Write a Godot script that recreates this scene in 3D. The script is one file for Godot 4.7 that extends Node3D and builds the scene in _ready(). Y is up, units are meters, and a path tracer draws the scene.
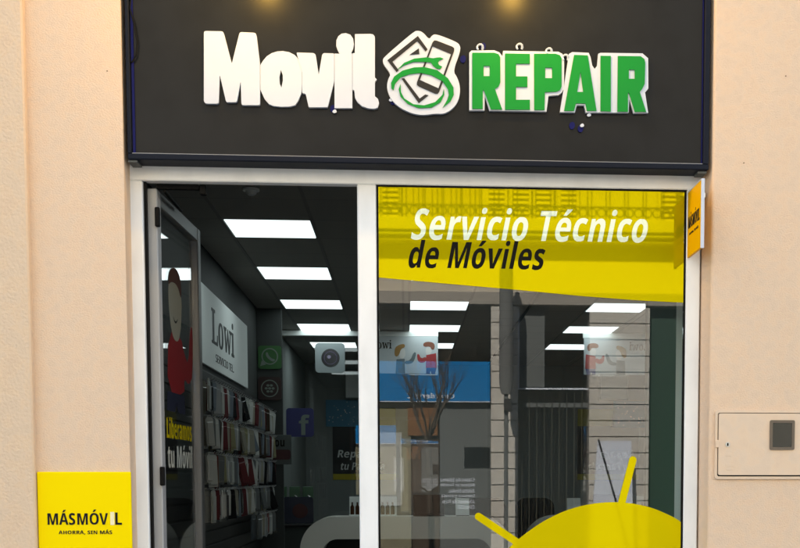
extends Node3D

# ---------------------------------------------------------------- camera numbers (photo is 800 x 548)
const FOCAL := 1200.0
const CENTRE := Vector2(492.0, 564.0)
const EYE := Vector3(0.0, 1.55, 4.8)
var cam_basis := Basis()
var used := {}
var mats := {}
var rng := RandomNumberGenerator.new()

func _ready() -> void:
	rng.seed = 20240611
	# ---- camera: yawed a little right, pitched a little down, with a shifted lens
	var yaw := atan(86.0 / 1200.0)
	var pitch := atan(85.0 / 1200.0 * cos(yaw))
	var fw := Vector3(sin(yaw) * cos(pitch), -sin(pitch), -cos(yaw) * cos(pitch))
	var rt := Vector3(cos(yaw), 0, sin(yaw))
	var up := rt.cross(fw)
	cam_basis = Basis(rt, up, -fw)
	var cam := Camera3D.new()
	cam.name = "camera"
	add_child(cam)
	cam.transform = Transform3D(cam_basis, EYE)
	cam.projection = Camera3D.PROJECTION_FRUSTUM
	cam.near = 0.05
	cam.far = 400.0
	cam.size = 0.05 * 548.0 / FOCAL
	cam.frustum_offset = Vector2(400.0 - CENTRE.x, CENTRE.y - 274.0) / FOCAL * 0.05
	cam.current = true
	# ---- sky, exposure
	var sky_mat := ProceduralSkyMaterial.new()
	sky_mat.sky_top_color = Color(0.58, 0.68, 0.80)
	sky_mat.sky_horizon_color = Color(0.92, 0.93, 0.93)
	sky_mat.sky_curve = 0.18
	sky_mat.ground_bottom_color = Color(0.35, 0.33, 0.30)
	sky_mat.ground_horizon_color = Color(0.62, 0.62, 0.60)
	var sky := Sky.new()
	sky.sky_material = sky_mat
	var env := Environment.new()
	env.background_mode = Environment.BG_SKY
	env.sky = sky
	env.background_energy_multiplier = 0.55
	env.tonemap_mode = Environment.TONE_MAPPER_LINEAR
	env.tonemap_exposure = 5.3
	env.sdfgi_enabled = true
	env.ssao_enabled = true
	env.ssil_enabled = true
	var we := WorldEnvironment.new()
	we.name = "world_environment"
	we.environment = env
	add_child(we)
	# ---- sun: behind the shop, so its front is in open shade and the houses across the street are lit
	var sun := DirectionalLight3D.new()
	sun.name = "sun"
	sun.light_energy = 1.5
	sun.light_angular_distance = 0.5
	sun.light_color = Color(1.0, 0.965, 0.91)
	sun.shadow_enabled = true
	add_child(sun)
	sun.look_at_from_position(Vector3.ZERO, Vector3(0.25, -0.62, 0.74), Vector3.UP)

	make_materials()
	street()
	shop_building()
	shop_room()
	storefront()
	glass_door()
	fascia_sign()
	small_signs()
	meter_box()
	ceiling_lights()
	left_wall_display()
	back_of_shop()
	opposite_building()
	street_furniture()

# ================================================================ helpers
func P(x: float, y: float, z: float) -> Vector3:   # where the sight line through a photo pixel meets the plane at that z
	var d := cam_basis * Vector3(x - CENTRE.x, CENTRE.y - y, -FOCAL)
	return EYE + d * ((z - EYE.z) / d.z)

func P2(x: float, y: float, z: float) -> Vector2:
	var p := P(x, y, z)
	return Vector2(p.x, p.y)

func trace(pts: Array, z: float, ox := 0.0, oy := 0.0, k := 1.0) -> PackedVector2Array:  # zoomed-crop points -> outline on plane z
	var out := PackedVector2Array()
	for i in range(0, pts.size(), 2):
		out.append(P2(ox + pts[i] / k, oy + pts[i + 1] / k, z))
	return out

func numbered(called: String) -> String:
	if not used.has(called):
		used[called] = 0
		return called
	used[called] += 1
	return "%s_%03d" % [called, used[called]]

func thing(called: String, label: String, category: String, at := Vector3.ZERO, group := "") -> Node3D:
	var o := Node3D.new()
	o.name = numbered(called)
	add_child(o)
	o.position = at
	tag(o, label, category, group)
	return o

func tag(o: Node3D, label: String, category: String, group := "") -> void:
	o.set_meta("label", label)
	o.set_meta("category", category)
	if group != "":
		o.set_meta("group", group)

func part(parent: Node3D, called: String, mesh: Mesh, m: Material, local := false) -> MeshInstance3D:
	var o := MeshInstance3D.new()
	o.name = called
	o.mesh = mesh
	o.material_override = m
	parent.add_child(o, true)
	if not local and parent.get_parent() == self:
		o.position = -parent.position      # meshes are made in world coordinates
	return o

func single(called: String, mesh: Mesh, m: Material, label: String, category: String, group := "") -> MeshInstance3D:
	var o := MeshInstance3D.new()
	o.name = numbered(called)
	o.mesh = mesh
	o.material_override = m
	add_child(o)
	tag(o, label, category, group)
	return o

func structure(called: String, mesh: Mesh, m: Material) -> MeshInstance3D:
	var o := MeshInstance3D.new()
	o.name = numbered(called)
	o.mesh = mesh
	o.material_override = m
	add_child(o)
	o.set_meta("kind", "structure")
	return o

func begin() -> SurfaceTool:
	var st := SurfaceTool.new()
	st.begin(Mesh.PRIMITIVE_TRIANGLES)
	return st

func tri(st: SurfaceTool, a: Vector3, b: Vector3, c: Vector3, n: Vector3) -> void:
	if (c - a).cross(b - a).dot(n) < 0.0:
		var t := b
		b = c
		c = t
	for v in [a, b, c]:
		st.set_normal(n)
		st.set_uv(Vector2(v.x + v.z, v.y))
		st.add_vertex(v)

func quad(st: SurfaceTool, a: Vector3, b: Vector3, c: Vector3, d: Vector3, n: Vector3) -> void:
	tri(st, a, b, c, n)
	tri(st, a, c, d, n)

func add_box(st: SurfaceTool, c: Vector3, s: Vector3, bev := 0.0, t := Basis()) -> void:
	var h := s * 0.5
	bev = minf(bev, minf(h.x, minf(h.y, h.z)) * 0.9)
	var i := h - Vector3.ONE * bev
	for ax in 3:
		var u := (ax + 1) % 3
		var w := (ax + 2) % 3
		for sg in [-1.0, 1.0]:
			var n := Vector3.ZERO
			n[ax] = sg
			var q := []
			for k in [[-1, -1], [1, -1], [1, 1], [-1, 1]]:
				var p := Vector3.ZERO
				p[ax] = sg * h[ax]
				p[u] = k[0] * i[u]
				p[w] = k[1] * i[w]
				q.append(c + t * p)
			quad(st, q[0], q[1], q[2], q[3], t * n)
	if bev <= 0.0:
		return
	for ax in 3:            # edges run along ax
		var u := (ax + 1) % 3
		var w := (ax + 2) % 3
		for su in [-1.0, 1.0]:
			for sw in [-1.0, 1.0]:
				var q := []
				for e in [[-1.0, 0], [1.0, 0], [1.0, 1], [-1.0, 1]]:
					var p := Vector3.ZERO
					p[ax] = e[0] * i[ax]
					p[u] = su * (h[u] if e[1] == 0 else i[u])
					p[w] = sw * (i[w] if e[1] == 0 else h[w])
					q.append(c + t * p)
				var n := Vector3.ZERO
				n[u] = su
				n[w] = sw
				quad(st, q[0], q[1], q[2], q[3], t * n.normalized())
	for sx in [-1.0, 1.0]:
		for sy in [-1.0, 1.0]:
			for sz in [-1.0, 1.0]:
				var s3 := Vector3(sx, sy, sz)
				var a := Vector3(h.x, i.y, i.z) * s3
				var b := Vector3(i.x, h.y, i.z) * s3
				var d := Vector3(i.x, i.y, h.z) * s3
				tri(st, c + t * a, c + t * b, c + t * d, t * s3.normalized())

func box(c: Vector3, s: Vector3, bev := 0.0, t := Basis()) -> ArrayMesh:
	var st := begin()
	add_box(st, c, s, bev, t)
	return st.commit()

func bx(x0: float, x1: float, y0: float, y1: float, z0: float, z1: float, bev := 0.0) -> ArrayMesh:
	return box(Vector3(x0 + x1, y0 + y1, z0 + z1) * 0.5, Vector3(x1 - x0, y1 - y0, z1 - z0).abs(), bev)

func bridge(outer: PackedVector2Array, hole: PackedVector2Array) -> PackedVector2Array:
	if Geometry2D.is_polygon_clockwise(outer) == Geometry2D.is_polygon_clockwise(hole):
		hole = hole.duplicate()
		hole.reverse()
	var best := 1e9
	var bi := 0
	var bj := 0
	for i in outer.size():
		for j in hole.size():
			var d := outer[i].distance_squared_to(hole[j])
			if d < best:
				best = d
				bi = i
				bj = j
	var out := PackedVector2Array()
	for i in bi + 1:
		out.append(outer[i])
	for j in hole.size() + 1:
		out.append(hole[(bj + j) % hole.size()])
	var side := (hole[bj] - outer[bi]).orthogonal().normalized() * 2e-5
	out[out.size() - 1] += side
	out.append(outer[bi] + side)
	for i in range(bi + 1, outer.size()):
		out.append(outer[i])
	return out

# outline in x,y pushed from z0 (back) to z1 (front), with a small chamfer on the front edge
func add_prism(st: SurfaceTool, poly: PackedVector2Array, z0: float, z1: float, holes := [], facing := 1.0) -> void:
	if Geometry2D.is_polygon_clockwise(poly):
		poly = poly.duplicate()
		poly.reverse()
	var flat := poly
	for h in holes:
		flat = bridge(flat, h)
	var idx := Geometry2D.triangulate_polygon(flat)
	if idx.is_empty():
		print("triangulation failed ", poly.size())
	for k in range(0, idx.size(), 3):
		var a := flat[idx[k]]
		var b := flat[idx[k + 1]]
		var c := flat[idx[k + 2]]
		tri(st, Vector3(a.x, a.y, z1), Vector3(b.x, b.y, z1), Vector3(c.x, c.y, z1), Vector3(0, 0, facing))
		tri(st, Vector3(a.x, a.y, z0), Vector3(b.x, b.y, z0), Vector3(c.x, c.y, z0), Vector3(0, 0, -facing))
	for ring in [poly] + holes:
		var r: PackedVector2Array = ring
		var inner: bool = ring != poly
		var cw := Geometry2D.is_polygon_clockwise(r)
		for i in r.size():
			var a := r[i]
			var b := r[(i + 1) % r.size()]
			var e := b - a
			if e.length() < 1e-7:
				continue
			var n := Vector3(e.y, -e.x, 0).normalized()
			if cw != inner:
				n = -n
			quad(st, Vector3(a.x, a.y, z0), Vector3(b.x, b.y, z0), Vector3(b.x, b.y, z1), Vector3(a.x, a.y, z1), n)

func prism(poly: PackedVector2Array, z0: float, z1: float, holes := [], facing := 1.0) -> ArrayMesh:
	var st := begin()
	add_prism(st, poly, z0, z1, holes, facing)
	return st.commit()

func smooth(poly: PackedVector2Array, times := 2) -> PackedVector2Array:   # corner cutting
	for n in times:
		var out := PackedVector2Array()
		for i in poly.size():
			var a := poly[i]
			var b := poly[(i + 1) % poly.size()]
			out.append(a.lerp(b, 0.25))
			out.append(a.lerp(b, 0.75))
		poly = out
	return poly

func soften(poly: PackedVector2Array, r: float) -> PackedVector2Array:     # short cut across every corner
	var out := PackedVector2Array()
	for i in poly.size():
		var a := poly[(i + poly.size() - 1) % poly.size()]
		var b := poly[i]
		var c := poly[(i + 1) % poly.size()]
		var ra := minf(r, b.distance_to(a) * 0.4)
		var rc := minf(r, b.distance_to(c) * 0.4)
		var p := b + (a - b).normalized() * ra
		var q := b + (c - b).normalized() * rc
		out.append(p)
		out.append((p + q) * 0.25 + b * 0.5)
		out.append(q)
	return out

func ellipse(c: Vector2, r: Vector2, n := 32) -> PackedVector2Array:
	var out := PackedVector2Array()
	for i in n:
		var a := TAU * i / n
		out.append(c + Vector2(cos(a) * r.x, sin(a) * r.y))
	return out

func round_rect(c: Vector2, s: Vector2, r: float, n := 6) -> PackedVector2Array:
	var out := PackedVector2Array()
	var h := s * 0.5 - Vector2(r, r)
	for k in 4:
		var m: Vector2 = c + h * [Vector2(1, 1), Vector2(-1, 1), Vector2(-1, -1), Vector2(1, -1)][k]
		for i in n + 1:
			var a := PI * 0.5 * (k + float(i) / n)
			out.append(m + Vector2(cos(a), sin(a)) * r)
	return out

func capsule(a: Vector2, b: Vector2, r: float, n := 10) -> PackedVector2Array:
	var out := PackedVector2Array()
	var t := (b - a).angle()
	for i in n + 1:
		out.append(b + Vector2.from_angle(t - PI / 2 + PI * i / n) * r)
	for i in n + 1:
		out.append(a + Vector2.from_angle(t + PI / 2 + PI * i / n) * r)
	return out

func add_tube(st: SurfaceTool, pts: Array, radii: Array, n := 8) -> void:
	var rings := []
	var prev := Vector3.ZERO
	for i in pts.size():
		var d: Vector3 = (pts[mini(i + 1, pts.size() - 1)] - pts[maxi(i - 1, 0)]).normalized()
		var u := d.cross(Vector3.UP if absf(d.y) < 0.95 else Vector3.RIGHT).normalized()
		if prev != Vector3.ZERO:
			u = (prev - d * prev.dot(d)).normalized()
		prev = u
		var w := d.cross(u)
		var ring := []
		for k in n:
			var a := TAU * k / n
			ring.append([pts[i] + (u * cos(a) + w * sin(a)) * radii[mini(i, radii.size() - 1)], u * cos(a) + w * sin(a)])
		rings.append(ring)
	for i in rings.size() - 1:
		for k in n:
			var k2 := (k + 1) % n
			quad(st, rings[i][k][0], rings[i][k2][0], rings[i + 1][k2][0], rings[i + 1][k][0], (rings[i][k][1] + rings[i][k2][1]).normalized())
	for e in [0, rings.size() - 1]:
		var nrm: Vector3 = (pts[0] - pts[1]).normalized() if e == 0 else (pts[-1] - pts[-2]).normalized()
		for k in range(1, n - 1):
			tri(st, rings[e][0][0], rings[e][k][0], rings[e][k + 1][0], nrm)

func tube(pts: Array, radii: Array, n := 8) -> ArrayMesh:
	var st := begin()
	add_tube(st, pts, radii, n)
	return st.commit()

# lettering fitted to a box: lower left corner, width, height of the whole text; lean shears it
func lettering(s: String, at: Vector3, w: float, h: float, depth: float, bold := true, serif := false, lean := 0.0, turn := Basis()) -> ArrayMesh:
	var font := SystemFont.new()
	font.font_names = PackedStringArray(["Droid Serif" if serif else "Droid Sans"])
	font.font_weight = 700 if bold else 400
	var tm := TextMesh.new()
	tm.text = s
	tm.font = font
	tm.font_size = 64
	tm.pixel_size = 0.01
	tm.depth = 0.2
	tm.curve_step = 0.8
	var box3 := tm.get_aabb()
	var sc := Vector3(w / maxf(box3.size.x, 0.001), h / maxf(box3.size.y, 0.001), depth / maxf(box3.size.z, 0.001))
	var out := ArrayMesh.new()
	for k in tm.get_surface_count():
		var arr := tm.surface_get_arrays(k)
		var v: PackedVector3Array = arr[Mesh.ARRAY_VERTEX]
		var nn: PackedVector3Array = arr[Mesh.ARRAY_NORMAL]
		for i in v.size():
			var p := (v[i] - box3.position) * sc
			p.x += p.y * lean
			v[i] = at + turn * p
			var m := nn[i] / sc
			m.y -= m.x * lean
			nn[i] = (turn * m).normalized()
		arr[Mesh.ARRAY_VERTEX] = v
		arr[Mesh.ARRAY_NORMAL] = nn
		arr[Mesh.ARRAY_TANGENT] = null
		out.add_surface_from_arrays(Mesh.PRIMITIVE_TRIANGLES, arr)
	return out

# ---------------------------------------------------------------- materials
func paint(called: String, r: float, g: float, b: float, rough := 0.6, metal := 0.0, spec := 0.5) -> StandardMaterial3D:
	if mats.has(called):
		return mats[called]
	var m := StandardMaterial3D.new()
	m.resource_name = called
	m.albedo_color = Color(r, g, b).linear_to_srgb()
	m.roughness = rough
	m.metallic = metal
	m.metallic_specular = spec
	mats[called] = m
	return m

func noise_tex(freq: float, ramp: Array, kind := FastNoiseLite.TYPE_SIMPLEX_SMOOTH, size := 512, seed_ := 1, octaves := 4) -> NoiseTexture2D:
	var n := FastNoiseLite.new()
	n.noise_type = kind
	n.frequency = freq
	n.seed = seed_
	n.fractal_octaves = octaves
	var t := NoiseTexture2D.new()
	t.width = size
	t.height = size
	t.seamless = true
	t.noise = n
	if ramp.size() > 0:
		var g := Gradient.new()
		var offs := PackedFloat32Array()
		var cols := PackedColorArray()
		for r in ramp:
			offs.append(r[0])
			cols.append(r[1])
		g.offsets = offs
		g.colors = cols
		t.color_ramp = g
	return t

func grained(m: StandardMaterial3D, albedo: Texture2D, height: Texture2D, relief_cm: float, scale: Vector3) -> StandardMaterial3D:
	m.uv1_triplanar = true
	m.uv1_world_triplanar = true
	m.uv1_scale = scale
	if albedo:
		m.albedo_texture = albedo
	if height:
		m.heightmap_enabled = true
		m.heightmap_texture = height
		m.heightmap_scale = relief_cm
	return m

func pane(called: String, tint: Color, alpha: float, spec := 0.5) -> StandardMaterial3D:
	if mats.has(called):
		return mats[called]
	var m := StandardMaterial3D.new()
	m.resource_name = called
	m.albedo_color = Color(tint.r, tint.g, tint.b, alpha)
	m.transparency = BaseMaterial3D.TRANSPARENCY_ALPHA
	m.roughness = 0.0
	m.metallic_specular = spec
	mats[called] = m
	return m

func make_materials() -> void:
	var grey := func(v: float) -> Color: return Color(v, v, v)
	var patches := noise_tex(0.006, [[0.0, grey.call(0.97)], [0.45, grey.call(0.99)], [0.6, Color(1.0, 0.99, 0.975)], [1.0, Color(0.98, 0.97, 0.965)]], FastNoiseLite.TYPE_SIMPLEX_SMOOTH, 1024, 5, 6)
	var rough_h := noise_tex(0.035, [], FastNoiseLite.TYPE_SIMPLEX_SMOOTH, 1024, 9, 5)
	var fine_h := noise_tex(0.05, [], FastNoiseLite.TYPE_SIMPLEX_SMOOTH, 1024, 13, 5)
	var trowel := noise_tex(0.012, [[0.0, grey.call(0.2)], [0.42, grey.call(0.5)], [0.62, grey.call(0.55)], [0.72, grey.call(0.9)], [1.0, grey.call(1.0)]], FastNoiseLite.TYPE_SIMPLEX_SMOOTH, 1024, 21, 7)
	grained(paint("stucco", 0.715, 0.548, 0.403, 0.9, 0.0, 0.3), patches, fine_h, 0.13, Vector3(2.2, 2.7, 2.2))
	grained(paint("stucco_rough", 0.675, 0.525, 0.38, 0.92, 0.0, 0.3), patches, rough_h, 0.20, Vector3(1.7, 1.7, 1.7))
	var scuffs := noise_tex(0.01, [[0.0, grey.call(0.955)], [0.5, grey.call(0.99)], [1.0, grey.call(1.0)]], FastNoiseLite.TYPE_SIMPLEX_SMOOTH, 512, 33, 5)
	grained(paint("white_aluminium", 0.82, 0.84, 0.85, 0.4), scuffs, null, 0.0, Vector3(1.5, 0.6, 1.5))
	paint("grey_aluminium", 0.16, 0.16, 0.16, 0.35, 0.5)
	paint("black_rubber", 0.006, 0.006, 0.006, 0.6, 0.0, 0.2)
	paint("black_metal", 0.006, 0.006, 0.006, 0.5, 0.0, 0.2)
	var sign_dust := noise_tex(0.01, [[0.0, grey.call(0.88)], [0.5, grey.call(0.96)], [1.0, grey.call(1.0)]], FastNoiseLite.TYPE_SIMPLEX_SMOOTH, 512, 8, 6)
	grained(paint("sign_panel", 0.0135, 0.0152, 0.0178, 0.24, 0.0, 0.22), sign_dust, null, 0.0, Vector3(1, 1, 1))
	paint("sign_rail", 0.012, 0.015, 0.024, 0.45, 0.0, 0.15)
	paint("blue_strip", 0.008, 0.010, 0.09, 0.5, 0.0, 0.2)
	paint("sign_white", 0.56, 0.61, 0.70, 0.4, 0.0, 0.35)
	paint("sign_green", 0.006, 0.24, 0.03, 0.4, 0.0, 0.25)
	paint("sign_charcoal", 0.03, 0.03, 0.03, 0.5, 0.0, 0.2)
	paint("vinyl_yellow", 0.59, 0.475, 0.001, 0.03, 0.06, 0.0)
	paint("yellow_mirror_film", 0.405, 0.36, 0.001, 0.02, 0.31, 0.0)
	paint("vinyl_white", 0.74, 0.84, 0.68, 0.02, 0.14, 0.0)
	paint("vinyl_black", 0.010, 0.010, 0.008, 0.5, 0.0, 0.1)
	paint("board_yellow", 0.90, 0.69, 0.0, 0.5, 0.0, 0.12)
	paint("board_amber", 0.90, 0.46, 0.0, 0.5, 0.0, 0.15)
	grained(paint("box_cream", 0.71, 0.56, 0.42, 0.55, 0.0, 0.3), patches, fine_h, 0.02, Vector3(2, 2, 2))
	paint("steel", 0.55, 0.55, 0.55, 0.3, 0.9)
	pane("clear_glass", Color(0.9, 0.97, 0.93), 0.002)
	pane("smoked_glass", Color(0.20, 0.19, 0.17), 0.85).roughness = 0.2
	# shop inside
	paint("ceiling_tile", 0.33, 0.32, 0.295, 0.9)
	paint("ceiling_grid", 0.24, 0.235, 0.22, 0.8)
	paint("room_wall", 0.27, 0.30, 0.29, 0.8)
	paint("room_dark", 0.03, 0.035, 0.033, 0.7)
	paint("green_wall", 0.010, 0.045, 0.028, 0.6, 0.0, 0.2)
	paint("pale_lining", 0.60, 0.68, 0.60, 0.6)
	paint("mirror_dark", 0.45, 0.45, 0.45, 0.015, 1.0)
	grained(paint("floor_tile", 0.12, 0.115, 0.11, 0.35), scuffs, null, 0.0, Vector3(1, 1, 1))
	paint("slat_black", 0.012, 0.012, 0.013, 0.45)
	paint("desk_white", 0.74, 0.73, 0.66, 0.35)
	paint("sheet_white", 0.82, 0.86, 0.84, 0.6)
	var lamp := paint("lamp_panel", 0.8, 0.8, 0.8, 0.5)
	lamp.emission_enabled = true
	lamp.emission = Color(0.93, 1.0, 1.0)
	lamp.emission_energy_multiplier = 0.30
	# street
	grained(paint("asphalt", 0.055, 0.055, 0.055, 0.9), patches, rough_h, 0.4, Vector3(1.3, 1.3, 1.3))
	grained(paint("paving", 0.32, 0.30, 0.27, 0.85), patches, rough_h, 0.15, Vector3(1, 1, 1))
	grained(paint("ochre_wall", 0.50, 0.45, 0.36, 0.9), patches, rough_h, 0.2, Vector3(0.7, 0.7, 0.7))
	grained(paint("pale_stone", 0.46, 0.445, 0.41, 0.85), patches, rough_h, 0.15, Vector3(2, 2, 2))
	paint("grey_plaster", 0.10, 0.11, 0.11, 0.85)
	paint("blue_board", 0.005, 0.15, 0.40, 0.5, 0.0, 0.2)
	paint("shutter_wood", 0.52, 0.45, 0.30, 0.7)
	paint("iron", 0.02, 0.02, 0.02, 0.5)
	paint("bark", 0.07, 0.055, 0.04, 0.9)

func M(n: String) -> StandardMaterial3D:
	return mats[n]

# ================================================================ the setting
func street() -> void:
	structure("ground", bx(-60, 60, -0.2, -0.13, -50, 60), M("asphalt"))
	structure("road", bx(-40, 40, -0.126, -0.12, 2.6, 8.9), M("asphalt"))
	structure("pavement", bx(-40, 40, -0.12, 0.0, 0.11, 2.6, 0.01), M("paving"))
	structure("pavement", bx(-40, 40, -0.12, 0.0, 8.9, 11.0, 0.01), M("paving"))

# ================================================================ the shop's own building
func shop_building() -> void:
	var b := thing("shop_building", "cream stucco building around the phone repair shopfront", "building", Vector3(0, 0, 0))
	# facade: wall front at z = 0.10, opening from -1.054 to 1.198, pilaster standing 3 cm proud left of -1.403
	part(b, "wall", bx(-1.403, -1.054, -0.12, 3.60, -0.15, 0.10), M("stucco"))
	part(b, "pilaster", bx(-2.35, -1.403, -0.12, 7.0, -0.15, 0.135, 0.006), M("stucco_rough"))
	part(b, "wall", bx(-7.0, -2.35, -0.12, 7.0, -0.15, 0.10), M("stucco"))
	var st := begin()                                    # right of the opening, with a rounded arris
	var prof := PackedVector2Array([Vector2(7.0, 0.10), Vector2(1.210, 0.10), Vector2(1.204, 0.0985), Vector2(1.1995, 0.094), Vector2(1.198, 0.088), Vector2(1.186, 0.0), Vector2(1.186, -0.15), Vector2(7.0, -0.15)])
	add_prism(st, prof, -0.12, 3.60)
	var m := part(b, "wall", st.commit(), M("stucco"))
	m.transform = Transform3D(Basis(Vector3(1, 0, 0), Vector3(0, 0, 1), Vector3(0, 1, 0)), Vector3.ZERO)   # x,y,z of the prism -> x,z,y
	part(b, "wall", bx(-1.403, 7.0, 3.603, 7.0, -0.15, 0.10), M("stucco"))
	part(b, "lintel", bx(-1.052, 1.184, 2.762, 3.60, -0.15, -0.004), M("stucco"))
	# sides, back and roof
	part(b, "side_wall", bx(-7.0, -6.8, -0.12, 7.0, -14.0, -0.153), M("stucco"))
	part(b, "side_wall", bx(6.8, 7.0, -0.12, 7.0, -14.0, -0.153), M("stucco"))
	part(b, "rear_wall", bx(-7.0, 7.0, -0.12, 7.0, -14.2, -14.003), M("stucco"))
	part(b, "roof", bx(-7.15, 7.15, 7.003, 7.25, -14.3, 0.35), M("paving"))
	# small plugged holes in the plaster
	for p in [[107, 71], [786, 76], [744, 163]]:
		var c := P2(p[0], p[1], 0.10)
		part(b, "plug", prism(ellipse(c, Vector2(0.0032, 0.0024), 8), 0.0985, 0.1006), paint("plug_brown", 0.16, 0.10, 0.06, 0.9))

func shop_room() -> void:
	structure("shop_floor", bx(-1.65, 1.40, -0.10, 0.003, -13.6, -0.153), M("floor_tile"))
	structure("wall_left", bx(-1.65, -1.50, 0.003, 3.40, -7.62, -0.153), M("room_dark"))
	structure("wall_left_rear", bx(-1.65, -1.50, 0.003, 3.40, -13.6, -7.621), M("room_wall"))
	structure("wall_back", bx(-1.50, 1.25, 0.003, 3.40, -13.65, -13.5), M("room_wall"))
	structure("wall_right", bx(1.25, 1.40, 0.003, 3.40, -13.6, -0.153), M("green_wall"))
	var mir := single("mirror_panel", bx(1.238, 1.2495, 0.10, 3.24, -13.4, -1.395), M("mirror_dark"), "long dark mirror covering the wall behind the shop window", "mirror")
	mir.set_meta("label", "long dark mirror wall reflecting the ceiling lights and poster")
	structure("window_lining", bx(1.18, 1.249, 0.003, 3.26, -0.42, -0.156), M("pale_lining"))
	structure("wall_front_left", bx(-1.499, -1.075, 0.003, 3.26, -0.20, -0.155), M("room_wall"))
	# suspended ceiling of 60 cm tiles: every tile a piece
	var c := structure("ceiling", bx(-1.50, 1.25, 3.31, 3.40, -13.5, -0.153), M("room_dark"))
	var tile := box(Vector3.ZERO, Vector3(0.590, 0.016, 0.590), 0.003)
	var xs := [-1.517, -0.917, -0.317, 0.338, 0.935]
	for iz in 22:
		var z := -0.72 - 0.6 * iz
		for ix in 5:
			var x: float = xs[ix]
			if lamp_at(x, z):
				continue
			if x < -1.3:
				continue
			var o := part(c, "ceiling_tile", tile, M("ceiling_tile"), true)
			o.position = Vector3(x, 3.282, z)
	var edge := box(Vector3.ZERO, Vector3(0.272, 0.016, 0.590), 0.003)
	for iz in 22:
		for x in [-1.358]:
			var o := part(c, "ceiling_tile", edge, M("ceiling_tile"), true)
			o.position = Vector3(x, 3.282, -0.72 - 0.6 * iz)
	part(c, "ceiling_strip", bx(-0.012, 0.036, 3.275, 3.29, -13.49, -0.16), M("ceiling_tile"))
	for x in [-1.217, -0.617, -0.017, 0.042, 0.636]:
		part(c, "grid_runner", bx(x - 0.011, x + 0.011, 3.27, 3.274, -13.49, -0.16), M("ceiling_grid"))
	for iz in 23:
		var z := -0.42 - 0.6 * iz
		part(c, "grid_bar", bx(-1.49, 1.236, 3.2745, 3.277, z - 0.011, z + 0.011), M("ceiling_grid"))

var lamp_spots := []
func lamp_at(x: float, z: float) -> bool:
	if lamp_spots.is_empty():
		for k in 5:
			for xx in [-0.917, 0.338]:
				lamp_spots.append(Vector2(xx, -3.72 - 1.8 * k))
	for s in lamp_spots:
		if absf(s.x - x) < 0.1 and absf(s.y - z) < 0.1:
			return true
	return false

func ceiling_lights() -> void:
	var tray := box(Vector3(0, 0.012, 0), Vector3(0.574, 0.02, 0.574), 0.002)
	var glow := box(Vector3(0, -0.002, 0), Vector3(0.566, 0.006, 0.566), 0.001)
	var n := 0
	for s in lamp_spots:
		var row: String = ["nearest the door", "second from the door", "third from the door", "fourth from the door", "behind the glass partition"][n / 2]
		var side := "on the phone case side" if n % 2 == 0 else "on the mirror side"
		var t := thing("ceiling_light", "square white ceiling panel light %s, %s" % [row, side], "ceiling light", Vector3(s.x, 3.276, s.y), "square ceiling panel lights")
		part(t, "tray", tray, M("white_aluminium"), true)
		part(t, "diffuser", glow, M("lamp_panel"), true)
		var a := AreaLight3D.new()
		a.name = "panel_light"
		a.area_size = Vector2(0.56, 0.56)
		a.light_energy = 0.034
		a.light_color = Color(0.93, 1.0, 1.0)
		a.shadow_enabled = true
		a.area_range = 20.0
		t.add_child(a)
		a.position = Vector3(0, -0.008, 0)
		a.rotation = Vector3(-PI / 2, 0, 0)
		n += 1
	var d := thing("smoke_detector", "small round white smoke detector on the ceiling inside the door", "smoke detector", P(251, 190, -2.55))
	d.position.y = 3.27
	part(d, "base", tube([Vector3.ZERO, Vector3(0, -0.012, 0)], [0.05], 20), M("sheet_white"), true)
	part(d, "cap", tube([Vector3(0, -0.012, 0), Vector3(0, -0.03, 0), Vector3(0, -0.036, 0)], [0.035, 0.03, 0.02], 20), M("sheet_white"), true)

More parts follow.
